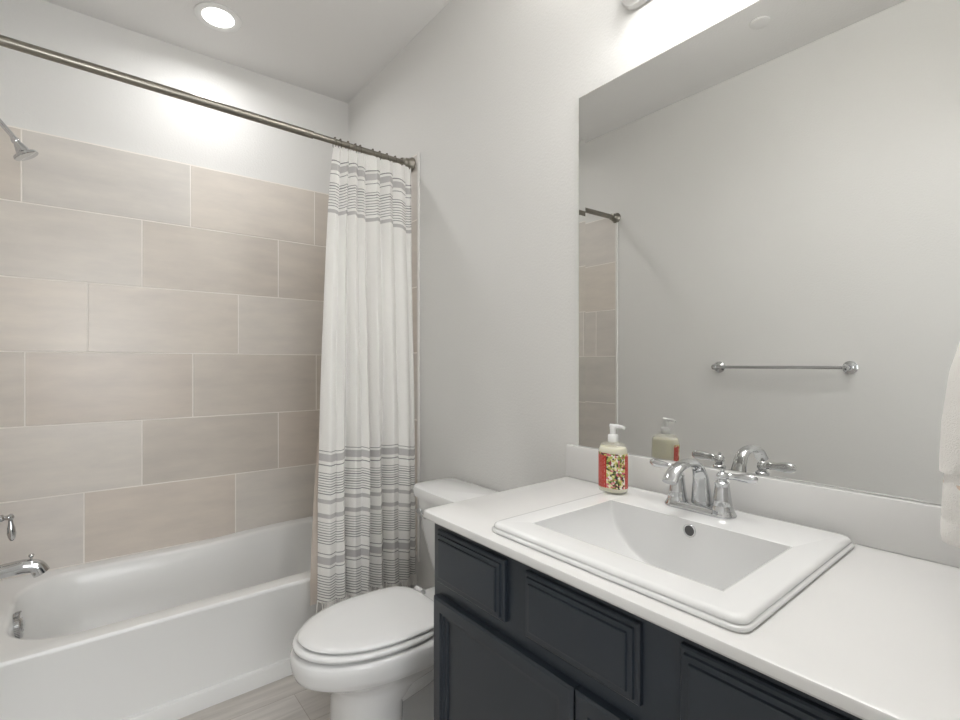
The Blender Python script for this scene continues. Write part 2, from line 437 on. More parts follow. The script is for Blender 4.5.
def curtain_material():
    m = bpy.data.materials.new('striped_cotton'); m.use_nodes = True
    n, l = nodes(m); b = n['Principled BSDF']; b.inputs['Roughness'].default_value = .9; b.inputs['Specular IOR Level'].default_value = .1
    tc = n.new('ShaderNodeUVMap'); tc.uv_map = 'UVMap'
    sx = n.new('ShaderNodeSeparateXYZ'); l.new(tc.outputs['UV'], sx.inputs[0])
    r = n.new('ShaderNodeValToRGB'); r.color_ramp.interpolation = 'CONSTANT'
    # v = 0..1 covers half of the drop each; two ramps because one holds 32 stops at most
    base = (247, 246, 243); band = (202, 200, 199); thin = (150, 149, 149)
    def ramp(stripes, z0, z1):
        r = n.new('ShaderNodeValToRGB'); r.color_ramp.interpolation = 'CONSTANT'
        e = r.color_ramp.elements; e[0].position = 0; e[0].color = hexc(*base); e.remove(e[1])
        for (za, zb, c) in sorted(stripes):
            p = e.new((za - z0) / (z1 - z0)); p.color = hexc(*c)
            p = e.new((zb - z0) / (z1 - z0)); p.color = hexc(*base)
        mr = n.new('ShaderNodeMapRange'); mr.inputs['From Min'].default_value = z0; mr.inputs['From Max'].default_value = z1
        l.new(sx.outputs['Y'], mr.inputs['Value']); l.new(mr.outputs['Result'], r.inputs['Fac'])
        return r
    top = [(2.078, 2.0815, thin), (2.038, 2.066, band), (2.021, 2.0245, thin), (1.858, 1.874, band)]
    top += [(1.886 + .012 * k, 1.8895 + .012 * k, thin) for k in range(9)]
    mid = [(.881, .8845, thin), (.843, .872, band), (.826, .8295, thin), (.676, .692, band), (.617, .635, band)]
    mid += [(.712 + .0102 * k, .7152 + .0102 * k, thin) for k in range(9)]
    low = [(.472, .4755, thin), (.432, .460, band), (.418, .4215, thin)]
    low += [(.514 + .0104 * k, .517 + .0104 * k, thin) for k in range(9)]
    hem = [(.283, .287, thin)] + [(.298 + .0106 * k, .301 + .0106 * k, thin) for k in range(9)]
    r1 = ramp(top, 1.8, 2.2); r2 = ramp(mid, .61, .95); r3 = ramp(low, .405, .609); r4 = ramp(hem, .2, .404)
    def step(t):
        s = n.new('ShaderNodeMath'); s.operation = 'GREATER_THAN'; s.inputs[1].default_value = t; l.new(sx.outputs['Y'], s.inputs[0]); return s
    def mix(f, a, c):
        x = n.new('ShaderNodeMix'); x.data_type = 'RGBA'; l.new(f.outputs[0], x.inputs['Factor']); l.new(a, x.inputs['A']); l.new(c, x.inputs['B']); return x.outputs['Result']
    c = mix(step(.404), r4.outputs['Color'], r3.outputs['Color']); c = mix(step(.609), c, r2.outputs['Color']); c = mix(step(1.2), c, r1.outputs['Color'])
    # woven irregularity
    mp = n.new('ShaderNodeMapping'); mp.inputs['Scale'].default_value = (60, 420, 1); l.new(tc.outputs['UV'], mp.inputs['Vector'])
    t = n.new('ShaderNodeTexNoise'); t.inputs['Scale'].default_value = 1; t.inputs['Detail'].default_value = 2; l.new(mp.outputs['Vector'], t.inputs['Vector'])
    rr = n.new('ShaderNodeValToRGB'); rr.color_ramp.elements[0].position = .3; rr.color_ramp.elements[1].position = .7
    rr.color_ramp.elements[0].color = (.93, .93, .92, 1); rr.color_ramp.elements[1].color = (1.03, 1.03, 1.03, 1); l.new(t.outputs['Fac'], rr.inputs['Fac'])
    mx = n.new('ShaderNodeMix'); mx.data_type = 'RGBA'; mx.blend_type = 'MULTIPLY'; mx.inputs['Factor'].default_value = 1
    l.new(c, mx.inputs['A']); l.new(rr.outputs['Color'], mx.inputs['B'])
    l.new(mx.outputs['Result'], b.inputs['Base Color'])
    tr = n.new('ShaderNodeBsdfTranslucent'); l.new(mx.outputs['Result'], tr.inputs['Color'])
    ms = n.new('ShaderNodeMixShader'); ms.inputs[0].default_value = .14
    out = n['Material Output']; l.new(b.outputs[0], ms.inputs[1]); l.new(tr.outputs[0], ms.inputs[2]); l.new(ms.outputs[0], out.inputs['Surface'])
    bp = n.new('ShaderNodeBump'); bp.inputs['Strength'].default_value = .12; bp.inputs['Distance'].default_value = .002
    l.new(t.outputs['Fac'], bp.inputs['Height']); l.new(bp.outputs['Normal'], b.inputs['Normal'])
    return m
M['curtain'] = curtain_material()

# fold boundaries (valleys) along x, at the rod and at the hem
VT = [-.398, -.364, -.328, -.287, -.255, -.183, -.123, -.060, -.026]
VB = [-.482, -.412, -.363, -.305, -.255, -.191, -.130, -.058, -.026]
def sstep(a, b, x): t = max(0, min(1, (x - a) / (b - a))); return t * t * (3 - 2 * t)
AMPT = [.026, .032, .032, .030, .042, .040, .034, .018]
AMPB = [.052, .056, .060, .060, .054, .066, .064, .026]
FLT = [.1, .1, .05, .05, .05, 0, .15, .3, .2]    # how shallow each valley is: at the rod
FLM = [.2, .35, .15, .45, .0, .35, .55, .4, .2]   # half way down
FLB = [.2, .62, .05, .68, .0, .08, .70, .30, .2] # at the hem
NF = 8; PER = 26; NZ = 120
HEM = .275
def curtain_pt(i, s, z, shift=0):
    """fold i, 0<=s<=1 inside the fold"""
    w = max(0, min(1, (2.12 - z) / 1.5)); w = w * w * (3 - 2 * w)
    wx = max(0, min(1, (2.13 - z) / 1.45)) ** .72
    v = [a + (b - a) * wx for a, b in zip(VT, VB)]
    a1 = sstep(2.0, 1.5, z); a2 = sstep(1.25, .75, z)
    fl = [(t + (m_ - t) * a1) + (b - m_) * a2 for t, m_, b in zip(FLT, FLM, FLB)]
    amp = AMPT[i] + (AMPB[i] - AMPT[i]) * w
    xa, xb = v[i], v[i + 1]
    f = fl[i] + (fl[i + 1] - fl[i]) * (s * s * (3 - 2 * s))
    arch = f + (1 - f) * math.sin(PI * s) ** .7
    turn = .10 * (1 - .5 * (fl[i] + fl[i + 1]))
    x = xa + (xb - xa) * (s + turn * math.sin(2 * PI * s))      # sides of a deep fold turn under
    y = -.770 - .030 * w - amp * arch
    y += .003 * math.sin(7 * z + i * 2.1) * w
    x += .003 * math.sin(3.1 * z + i * 1.7) * w
    if z < .5: y -= .006 * (1 - z / .5)
    return Vector((x, y, z))
bm = bmesh.new(); uv = bm.loops.layers.uv.new('UVMap')
DROP = [0, .001, .002, .003, .005, .008, .018, .024]
zs = [TOPZ - (TOPZ - HEM) * k / NZ for k in range(NZ + 1)]
cols = []
for i in range(NF):
    for k in range(PER + (1 if i == NF - 1 else 0)): cols.append((i, k / PER))
grid = []
for (i, s) in cols:
    col = []
    for z in zs:
        p = curtain_pt(i, s, z)
        # rows dip slightly between hooks and run a little uneven toward the hem
        zz = z
        if z > 2.05: zz = z - .012 * (1 - abs(math.sin(PI * (s + .5)))) * (z - 2.05) / .07
        col.append((bm.verts.new((p.x, p.y, zz)), z + .006 * math.sin(i * 1.9 + s * 2.5)))
    grid.append(col)
for a in range(len(grid) - 1):
    for k in range(NZ):
        q = [(a, k), (a + 1, k), (a + 1, k + 1), (a, k + 1)]
        f = bm.faces.new([grid[i][j][0] for i, j in q])
        for lp, (i, j) in zip(f.loops, q): lp[uv].uv = (i / 60, grid[i][j][1] + DROP[cols[i][0]])
cur = thing('shower_curtain', 'white shower curtain with grey stripes and fringed hem, bunched by side wall', 'shower curtain', (-.24, -.76, 2.12))
o = link('curtain_cloth', bm, M['curtain'], cur, 180)
bm = bmesh.new()
for (i, s) in cols[::3]:
    p = curtain_pt(i, s, HEM)
    ln = random.uniform(.03, .048)
    e = p + Vector((random.uniform(-.006, .006), random.uniform(-.006, .004), -ln))
    add_tube(bm, [p + Vector((0, -.001, .006)), p.lerp(e, .5) + Vector((random.uniform(-.002, .002), 0, 0)), e], [.0026, .0034, .0042], 6)
    add_tube(bm, [p + Vector((.002, -.001, .004)), e + Vector((random.uniform(-.006, .006), 0, .006))], [.0016, .002], 5)
M['fringe'] = mat('cotton_fringe', hexc(242, 240, 236), .95, spec=.1)
link('fringe', bm, M['fringe'], cur, 60, 'stuff')

# liner: a plain sheet hanging behind the curtain, a little wider on the tub side
def liner_material():
    m = mat('frosted_liner', hexc(226, 214, 202), .35)
    n, l = nodes(m); b = n['Principled BSDF']
    tr = n.new('ShaderNodeBsdfTransparent'); tl = n.new('ShaderNodeBsdfTranslucent'); tl.inputs['Color'].default_value = hexc(230, 218, 206)
    a = n.new('ShaderNodeMixShader'); a.inputs[0].default_value = .4; l.new(b.outputs[0], a.inputs[1]); l.new(tl.outputs[0], a.inputs[2])
    c = n.new('ShaderNodeMixShader'); c.inputs[0].default_value = .25; l.new(a.outputs[0], c.inputs[1]); l.new(tr.outputs[0], c.inputs[2])
    l.new(c.outputs[0], n['Material Output'].inputs['Surface']); return m
bm = bmesh.new(); g = []
NL = 90
for a in range(NL + 1):
    t = a / NL; col = []
    for k in range(41):
        z = 2.112 - (2.112 - .262) * k / 40; w = sstep(0, 1, k / 40)
        xa, xb = -.385 - .120 * w, -.036 + .006 * w
        x = xa + (xb - xa) * t
        y = -.7485 - .0335 * sstep(.1, .75, k / 40) + .0035 * math.sin(t * 2 * PI * 10) * (1 - .5 * w) - .004 * w
        col.append(bm.verts.new((x, y - (yfront(x) + .745) * 0 - max(0, (-.37 - x)) * .10 * w, z)))
    g.append(col)
for a in range(NL):
    for k in range(40): bm.faces.new((g[a][k], g[a + 1][k], g[a + 1][k + 1], g[a][k + 1]))
o = link('curtain_liner', bm, liner_material(), None, 180)
tag(o, 'thin translucent beige liner hanging behind the striped curtain', 'curtain liner')

# ------------------------------------------------------------------ toilet
TY = -1.315
toi = thing('toilet', 'white two-piece toilet with closed lid between tub and vanity', 'toilet', (-.36, TY, 0))
def egg(z, xf, xb, b, n=64, p=2.0, pb=2.6, xc=None):
    """bowl outline: front tip xf, back xb, half width b"""
    if xc is None: xc = xb - (xb - xf) * .42
    out = []
    for k in range(n):
        t = 2 * PI * k / n; c, s = math.cos(t), math.sin(t)
        if c < 0: x = xc + (xc - xf) * -abs(c) ** (2 / 2.05); y = b * math.copysign(abs(s) ** (2 / 2.05), s)
        else: x = xc + (xb - xc) * abs(c) ** (2 / pb); y = b * math.copysign(abs(s) ** (2 / pb), s)
        out.append(Vector((x, TY + y, z)))
    return out
bm = bmesh.new()
add_loft(bm, [egg(0, -.628, -.43, .138, pb=5), egg(.012, -.630, -.428, .140, pb=5), egg(.03, -.622, -.43, .134, pb=5), egg(.10, -.612, -.43, .130, pb=5),
              egg(.20, -.612, -.42, .130, pb=4), egg(.240, -.618, -.34, .134), egg(.260, -.640, -.25, .146), egg(.279, -.676, -.21, .162), egg(.303, -.724, -.20, .181),
              egg(.306, -.728, -.20, .184), egg(.322, -.734, -.205, .187), egg(.345, -.738, -.208, .190), egg(.366, -.738, -.21, .190), egg(.373, -.734, -.212, .187), egg(.377, -.724, -.215, .179)])
# rear deck under the tank and hinge area
add_box(bm, -.26, -.03, TY - .125, TY + .125, .30, .392, .018, 3)
# exposed trapway on both sides
for s in (-1, 1):
    pts = bez([(-.46, TY + s * .075, .20), (-.38, TY + s * .088, .235), (-.29, TY + s * .095, .265), (-.215, TY + s * .088, .20), (-.20, TY + s * .078, .11), (-.24, TY + s * .066, .05)], 7)
    add_tube(bm, pts, [.042 + .012 * math.sin(PI * i / (len(pts) - 1)) for i in range(len(pts))], 18)
    add_box(bm, -.42, -.13, TY + s * .118 - .022, TY + s * .118 + .022, 0, .032, .012, 3)
add_loft(bm, [egg(0, -.46, -.06, .085, pb=4), egg(.15, -.46, -.06, .075, pb=4), egg(.31, -.46, -.05, .10, pb=4)])
link('bowl', bm, M['porcelain'], toi, 50)
bm = bmesh.new()
add_loft(bm, [egg(.3845, -.722, -.268, .172), egg(.387, -.730, -.262, .180), egg(.393, -.732, -.26, .183), egg(.399, -.729, -.262, .180), egg(.401, -.72, -.268, .172)])
link('seat', bm, M['seatplastic'], toi, 60)
bm = bmesh.new()
add_loft(bm, [egg(.4055, -.706, -.275, .164, pb=3.7), egg(.407, -.713, -.268, .171, pb=3.7), egg(.411, -.716, -.265, .173, pb=3.7), egg(.4155, -.713, -.268, .171, pb=3.7), egg(.419, -.700, -.279, .160, pb=3.7), egg(.4215, -.66, -.31, .128, pb=4), egg(.4225, -.56, -.40, .06)])
link('seat_lid', bm, M['seatplastic'], toi, 60)
for s in (-1, 1):
    bm = tube([(-.250, TY + s * .098 - .020, .4035), (-.250, TY + s * .098 + .020, .4035)], .0100, 18)
    add_box(bm, -.262, -.232, TY + s * .098 - .015, TY + s * .098 + .015, .389, .402, .003)
    link('hinge', bm, M['seatplastic'], toi, 40)
for s in (-1, 1):
    link('bolt_cap', lathe((-.33, TY + s * .118, .031), (0, 0, 1), [(0, .016), (.008, .016), (.016, .011), (.019, 0)], 18), M['porcelain'], toi, 50)
def tank_ring(z, xf, hw, r=.045, bow=.016, inset=0):
    xb = -.022 - inset
    p = rrect((xf + xb) / 2, TY, (xb - xf) / 2, hw, r, z, 96)
    return [Vector((q.x - (bow * (1 - ((q.y - TY) / hw) ** 2) if q.x < (xf + xb) / 2 else 0), q.y, z)) for q in p]
bm = bmesh.new()
add_loft(bm, [tank_ring(.392, -.150, .120, .04, .012, .02), tank_ring(.398, -.160, .135, .04, .012, .015), tank_ring(.50, -.178, .168, .045, .014, .01), tank_ring(.62, -.195, .197, .045, .016, .005),
              tank_ring(.722, -.205, .216, .045, .016, 0)])
link('tank', bm, M['porcelain'], toi, 50)
bm = bmesh.new()
add_loft(bm, [tank_ring(.7225, -.206, .221, .045), tank_ring(.726, -.213, .2315, .05, inset=-.008), tank_ring(.752, -.215, .2335, .05, inset=-.010), tank_ring(.761, -.211, .229, .048, inset=-.006), tank_ring(.765, -.198, .214, .04, inset=.004)])
link('tank_lid', bm, M['porcelain'], toi, 40)
bm = lathe((-.2005, TY + .165, .672), (-1, 0, 0), [(0, .014), (.006, .014), (.010, .010), (.018, .008), (.02, 0)], 18)
add_tube(bm, bez([(-.213, TY + .165, .672), (-.219, TY + .14, .669), (-.223, TY + .10, .662)], 4), [.006, .0062, .0064, .0066, .0068, .0070, .0072, .0074, .006], 12)
plabel(link('flush_lever', bm, M['chrome'], toi, 40), 'chrome flush lever')

# ------------------------------------------------------------------ vanity
CZ = .8776; CT = .0195; FX = -.527
VY0, VY1 = -1.748, -2.707
van = thing('vanity_cabinet', 'dark slate blue vanity cabinet with recessed panel doors under the counter', 'vanity cabinet', (-.28, -2.26, 0))
bm = bmesh.new()
# carcass: sides, back, bottom, toe kick, face frame (open behind doors would never show)
ZT = CZ - CT - .0008
add_box(bm, FX, FX + .019, VY1, VY0, .09, ZT, .0012)                                  # face frame
add_box(bm, FX + .0192, -.002, VY0 - .016, VY0 - .0003, .09, ZT); add_box(bm, FX + .0192, -.002, VY1 + .0003, VY1 + .016, .09, ZT)
add_box(bm, FX + .0192, -.002, VY1 + .0165, VY0 - .0165, .09, .108); add_box(bm, -.012, -.002, VY1 + .0165, VY0 - .0165, .1085, ZT)
add_box(bm, FX + .07, -.004, VY1 + .002, VY0 - .002, 0, .0905)
link('carcass', bm, M['cab'], van, 30)
def panel(y0, y1, z0, z1, prof):
    """front facing -x; prof: list of (inset, height above the face frame)"""
    bm = bmesh.new(); rings = []
    for ins, h in prof:
        rings.append([Vector((FX - h, y, z)) for y, z in ((y0 - ins, z0 + ins), (y1 + ins, z0 + ins), (y1 + ins, z1 - ins), (y0 - ins, z1 - ins))])
    add_loft(bm, rings, True, True); return bm
DP = [(0, .0004), (0, .0085), (.0025, .011), (.008, .0115), (.0092, .016), (.0175, .0165), (.0187, .0205), (.021, .021)]
DR = [(0, .0004), (0, .017), (.005, .021), (.030, .021), (.0315, .0165), (.037, .0160), (.0385, .0115), (.046, .011), (.0475, .0065), (.051, .0065)]
ZA, ZB = .702, .8295
for (a, b) in ((-1.775, -2.024), (-2.086, -2.342), (-2.409, -2.662)):
    link('drawer_front', panel(a, b, ZA, ZB, DP), M['cab'], van)
for (a, b) in ((-1.772, -2.2155), (-2.2195, -2.664)):
    link('door', panel(a, b, .105, .670, DR), M['cab'], van)
# counter
def counter_outline(z, g=0):
    pts = [(-.0012, -1.7240), (-.02, -1.7245), (-.30, -1.7360), (-.45, -1.7450), (-.552, -1.7505), (-.559, -1.7525), (-.565, -1.757), (-.568, -1.764), (-.5685, -1.80),
           (-.569, -2.10), (-.570, YF + .0012), (-.0012, YF + .0012)]
    return [Vector((min(x + (g if x < -.558 else 0), -.001), y - (g if y > -1.80 else 0), z)) for x, y in pts]
HX0, HX1, HY0, HY1 = -.486, -.176, -2.458, -2.010         # hole the basin drops through
bm = bmesh.new()
R_ = add_loft(bm, [counter_outline(CZ - CT, .003), counter_outline(CZ - CT + .004), counter_outline(CZ - .006), counter_outline(CZ - .0018, .0018), counter_outline(CZ, .006)], False, False)
hole = []
for z in (CZ - CT, CZ): hole.append([bm.verts.new((x, y, z)) for x, y in ((HX0, HY0), (HX1, HY0), (HX1, HY1), (HX0, HY1))])
for i in range(4):
    k = (i + 1) % 4; bm.faces.new((hole[0][i], hole[0][k], hole[1][k], hole[1][i]))
bm.edges.ensure_lookup_table()
for loop, hl in ((R_[0], hole[0]), (R_[-1], hole[1])):
    es = [bm.edges.get((l_[i], l_[(i + 1) % len(l_)])) for l_ in (loop, hl) for i in range(len(l_))]
    bmesh.ops.triangle_fill(bm, use_beauty=True, use_dissolve=False, edges=es)
o = link('countertop', bm, M['counter'], None, 30)
tag(o, 'white solid countertop over the dark vanity cabinet', 'countertop')
bm = box(-.021, -.001, YF + .0012, -1.7245, CZ + .0004, .9772, bev=.002)
o = link('backsplash', bm, M['counter'], None, 30); tag(o, 'white backsplash strip along the wall below the mirror', 'backsplash')

# ------------------------------------------------------------------ sink
SX0, SX1, SY0, SY1 = -.539, -.030, -2.493, -1.964
SZ = CZ + .0195
scx, scy, shx, shy = (SX0 + SX1) / 2, (SY0 + SY1) / 2, (SX1 - SX0) / 2, (SY1 - SY0) / 2
BX0, BX1, BY0, BY1 = -.468, -.192, -2.431, -2.031      # bowl opening
snk = thing('sink', 'white rectangular drop-in sink with a sloping basin set in the counter', 'sink', (scx, scy, CZ))
def shear(x): return -.034 * (scx - x)                    # the sink sits very slightly askew
def sm(t): t = max(0, min(1, t)); return t
def slope(d, Lr):
    t = sm(d / Lr); return math.sqrt(max(0, 1 - (1 - t) ** 2.2))
def depth(x, y):
    a = slope(BX1 - x, .012); b = slope(x - BX0, .05); c = slope(BY1 - y, .20); d_ = slope(y - BY0, .03)
    f = a * b * c * d_
    return .135 * f
bm = bmesh.new()
def spaced(a, b, n, ea, eb):
    """n+1 samples, denser near the ends"""
    return [a + (b - a) * (.5 - .5 * math.cos(PI * k / n)) for k in range(n + 1)]
xs = spaced(BX0, BX1, 56, 0, 0); ys = spaced(BY0, BY1, 76, 0, 0)
G = [[bm.verts.new((x, y + shear(x), SZ - .0012 - depth(x, y))) for y in ys] for x in xs]
for i in range(len(xs) - 1):
    for j in range(len(ys) - 1): bm.faces.new((G[i][j], G[i + 1][j], G[i + 1][j + 1], G[i][j + 1]))
border = [G[i][0] for i in range(len(xs) - 1)] + [G[-1][j] for j in range(len(ys) - 1)] + [G[i][-1] for i in range(len(xs) - 1, 0, -1)] + [G[0][j] for j in range(len(ys) - 1, 0, -1)]
bcx, bcy = (BX0 + BX1) / 2, (BY0 + BY1) / 2
def out_ring(ins, z, r):
    ring = []
    for v in border:
        # map the bowl's border onto the outer outline side by side, so corners keep to corners
        tx = (v.co.x - bcx) / ((BX1 - BX0) / 2); ty = (v.co.y - shear(v.co.x) - bcy) / ((BY1 - BY0) / 2)
        a = math.atan2(ty * (shy - ins), tx * (shx - ins)); px, py = ray_rr(a, shx - ins, shy - ins, r)
        ring.append(bm.verts.new((scx + px, scy + py + shear(scx + px), z)))
    return ring
def mid_ring(k, z):
    ring = []
    for v in border:
        ring.append(bm.verts.new((bcx + (v.co.x - bcx) * (1 + k / .138), bcy + (v.co.y - bcy) * (1 + k / .205), z)))
    return ring
rings = [border, mid_ring(.002, SZ - .0003), mid_ring(.005, SZ), out_ring(.016, SZ, .014), out_ring(.010, SZ - .0004, .017), out_ring(.006, SZ - .003, .019), out_ring(.0042, SZ - .006, .020), out_ring(.004, SZ - .009, .02),
         out_ring(.0055, SZ - .0105, .02), out_ring(.002, SZ - .0115, .022), out_ring(0, SZ - .013, .023), out_ring(0, CZ + .003, .023), out_ring(.0015, CZ + .0005, .022), out_ring(.03, CZ + .0004, .02)]
for a, b in zip(rings, rings[1:]):
    for i in range(len(a)):
        j = (i + 1) % len(a); bm.faces.new((a[i], a[j], b[j], b[i]))
link('basin', bm, M['porcelain'], snk, 60)
oz = .875; ox = BX1 - .0026
bm = bmesh.new(); add_torus(bm, (ox, -2.232, oz), (-1, 0, .05), 0.0120, .0018)
plabel(link('overflow_ring', bm, M['chrome'], snk, 60), 'chrome overflow ring')
plabel(link('overflow_hole', lathe((ox + .0004, -2.232, oz), (-1, 0, .05), [(0, .0112), (.001, .0112), (.001, 0)], 20), M['drain'], snk, 30), 'dark overflow hole')
plabel(link('drain', lathe((-.30, -2.24, SZ - .1365), (0, 0, 1), [(0, .022), (.003, .022), (.004, .018), (.005, 0)]), M['chrome'], snk, 40), 'chrome drain')

# ------------------------------------------------------------------ faucet
FXc, FYc = -.107, -2.206
fa = thing('faucet', 'chrome two-handle faucet standing on the back of the sink', 'faucet', (FXc, FYc, SZ))
def oblong(z, hx, hy, n=72): return rrect(FXc, FYc, hx, hy, hx, z, n)
bm = bmesh.new()
add_loft(bm, [oblong(SZ + .0004, .028, .0815), oblong(SZ + .004, .0285, .082), oblong(SZ + .007, .027, .0805), oblong(SZ + .0085, .025, .079), oblong(SZ + .013, .0235, .0775), oblong(SZ + .0155, .021, .075)])
link('base_plate', bm, M['chrome'], fa, 50)
# arched spout: wide flared ribbon narrowing over the arch
pth = bez([(FXc + .012, FYc, SZ + .012), (FXc + .010, FYc, SZ + .045), (FXc + .004, FYc, SZ + .082), (FXc - .018, FYc, SZ + .107), (FXc - .058, FYc, SZ + .1135), (FXc - .098, FYc, SZ + .104), (FXc - .122, FYc, SZ + .081)], 7)
N = len(pth); rr = []
for i in range(N):
    t = i / (N - 1)
    rr.append((.024 - .009 * sstep(0, .5, t) + .002 * sstep(.7, 1, t), .017 - .007 * sstep(0, .4, t) - .001 * t))
bm = tube(pth, rr, 28, up=(0, 1, 0)); link('spout', bm, M['chrome'], fa, 50)
for s in (1, -1):
    hy = FYc + s * .0530
    bm = lathe((FXc, hy, SZ + .012), (0, 0, 1), [(0, .0235), (.004, .0230), (.008, .0218), (.011, .0205), (.013, .0208), (.03, .0182), (.050, .0155), (.056, .0148), (.058, .0158), (.061, .0158), (.063, .0135), (.066, .0095), (.068, .0095)])
    hd = link('handle', bm, M['chrome'], fa, 40)
    bm = lathe((FXc, hy, SZ + .079), (0, 0, 1), [(0, .0085), (.003, .011), (.008, .0125), (.013, .011), (.016, .0075), (.018, .0045), (.021, .0055), (.024, .004), (.025, 0)], 22)
    dv = Vector((.02, s, .05)).normalized(); c0 = Vector((FXc, hy, SZ + .088))
    add_lathe(bm, c0, dv, [(.009, .0065), (.014, .0058), (.018, .0075), (.022, .0062), (.03, .0066), (.042, .0086), (.056, .0098), (.065, .0088), (.072, .0058), (.075, 0)], 20)
    lv = link('lever', bm, M['chrome'], hd, 40)
link('lift_rod', lathe((FXc + .034, FYc, SZ + .0), (0, 0, 1), [(.0006, .006), (.004, .006), (.005, .0025), (.052, .0025), (.054, .006), (.060, .0065), (.064, .004), (.066, 0)], 14), M['chrome'], fa, 40)

# ------------------------------------------------------------------ soap bottle
BC = Vector((-.094, -1.966 - .012, SZ))
BC = Vector((-.128, -1.984, SZ))
def soap_materials():
    g = bpy.data.materials.new('clear_bottle_plastic'); g.use_nodes = True
    n, l = nodes(g); b = n['Principled BSDF']; b.inputs['Base Color'].default_value = hexc(246, 244, 232); b.inputs['Roughness'].default_value = .08
    tr = n.new('ShaderNodeBsdfTransparent'); tr.inputs['Color'].default_value = (.97, .97, .95, 1)
    ms = n.new('ShaderNodeMixShader'); ms.inputs[0].default_value = .8
    l.new(b.outputs[0], ms.inputs[1]); l.new(tr.outputs[0], ms.inputs[2]); l.new(ms.outputs[0], n['Material Output'].inputs['Surface'])
    lq = bpy.data.materials.new('pale_yellow_soap'); lq.use_nodes = True
    b = lq.node_tree.nodes['Principled BSDF']; b.inputs['Base Color'].default_value = hexc(247, 243, 224)
    b.inputs['Roughness'].default_value = .3; b.inputs['Subsurface Weight'].default_value = .5; b.inputs['Subsurface Radius'].default_value = (.03, .03, .02)
    lb = bpy.data.materials.new('floral_soap_label'); lb.use_nodes = True
    n, l = nodes(lb); b = n['Principled BSDF']; b.inputs['Roughness'].default_value = .35
    uvn = n.new('ShaderNodeUVMap'); uvn.uv_map = 'UVMap'
    # flowers and leaves: voronoi cells through a garden palette
    mp = n.new('ShaderNodeMapping'); mp.inputs['Scale'].default_value = (26, 20, 1); l.new(uvn.outputs['UV'], mp.inputs['Vector'])
    nz = n.new('ShaderNodeTexNoise'); nz.inputs['Scale'].default_value = 1.2; l.new(mp.outputs['Vector'], nz.inputs['Vector'])
    ad = n.new('ShaderNodeMixRGB'); ad.blend_type = 'ADD'; ad.inputs[0].default_value = 1.4; l.new(mp.outputs['Vector'], ad.inputs[1]); l.new(nz.outputs['Color'], ad.inputs[2])
    vo = n.new('ShaderNodeTexVoronoi'); vo.inputs['Scale'].default_value = 1.0; l.new(ad.outputs['Color'], vo.inputs['Vector'])
    se = n.new('ShaderNodeSeparateColor'); l.new(vo.outputs['Color'], se.inputs[0])
    r = n.new('ShaderNodeValToRGB'); r.color_ramp.interpolation = 'CONSTANT'; e = r.color_ramp.elements
    pal = [(44, 46, 38), (120, 138, 52), (240, 236, 222), (186, 190, 96), (232, 224, 170), (214, 120, 130), (74, 84, 44), (244, 240, 232), (150, 52, 60), (206, 204, 120)]
    e[0].color = hexc(*pal[0]); e[1].position = .1; e[1].color = hexc(*pal[1])
    for k, c in enumerate(pal[2:], 2): q = e.new(k / 10); q.color = hexc(*c)
    l.new(se.outputs[0], r.inputs['Fac'])
    # pale rows of small print standing upright on the red panel
    sx = n.new('ShaderNodeSeparateXYZ'); l.new(uvn.outputs['UV'], sx.inputs[0])
    mp2 = n.new('ShaderNodeMapping'); mp2.inputs['Scale'].default_value = (60, 40, 1); l.new(uvn.outputs['UV'], mp2.inputs['Vector'])
    wv = n.new('ShaderNodeTexNoise'); wv.inputs['Scale'].default_value = 1; l.new(mp2.outputs['Vector'], wv.inputs['Vector'])
    sn = n.new('ShaderNodeMath'); sn.operation = 'SINE'; ml = n.new('ShaderNodeMath'); ml.operation = 'MULTIPLY'; ml.inputs[1].default_value = 210; l.new(sx.outputs['X'], ml.inputs[0]); l.new(ml.outputs[0], sn.inputs[0])
    g1 = n.new('ShaderNodeMath'); g1.operation = 'GREATER_THAN'; g1.inputs[1].default_value = .72; l.new(sn.outputs[0], g1.inputs[0])
    g2 = n.new('ShaderNodeMath'); g2.operation = 'GREATER_THAN'; g2.inputs[1].default_value = .5; l.new(wv.outputs['Fac'], g2.inputs[0])
    gm = n.new('ShaderNodeMath'); gm.operation = 'MULTIPLY'; l.new(g1.outputs[0], gm.inputs[0]); l.new(g2.outputs[0], gm.inputs[1])
    red = n.new('ShaderNodeMix'); red.data_type = 'RGBA'; red.inputs['A'].default_value = hexc(192, 52, 40); red.inputs['B'].default_value = hexc(236, 190, 176); l.new(gm.outputs[0], red.inputs['Factor'])
    # floral field between two red panels
    ga = n.new('ShaderNodeMath'); ga.operation = 'GREATER_THAN'; ga.inputs[1].default_value = .45; l.new(sx.outputs['X'], ga.inputs[0])
    gb = n.new('ShaderNodeMath'); gb.operation = 'LESS_THAN'; gb.inputs[1].default_value = .85; l.new(sx.outputs['X'], gb.inputs[0])
    gc = n.new('ShaderNodeMath'); gc.operation = 'MULTIPLY'; l.new(ga.outputs[0], gc.inputs[0]); l.new(gb.outputs[0], gc.inputs[1])
    tb = n.new('ShaderNodeMath'); tb.operation = 'GREATER_THAN'; tb.inputs[1].default_value = .93; l.new(sx.outputs['Y'], tb.inputs[0])
    mxm = n.new('ShaderNodeMath'); mxm.operation = 'MAXIMUM'; l.new(gc.outputs[0], mxm.inputs[0]); l.new(tb.outputs[0], mxm.inputs[1])
    fin = n.new('ShaderNodeMix'); fin.data_type = 'RGBA'; l.new(mxm.outputs[0], fin.inputs['Factor']); l.new(red.outputs['Result'], fin.inputs['A']); l.new(r.outputs['Color'], fin.inputs['B'])
    l.new(fin.outputs['Result'], b.inputs['Base Color'])
    return g, lq, lb
MG, ML, MLb = soap_materials()
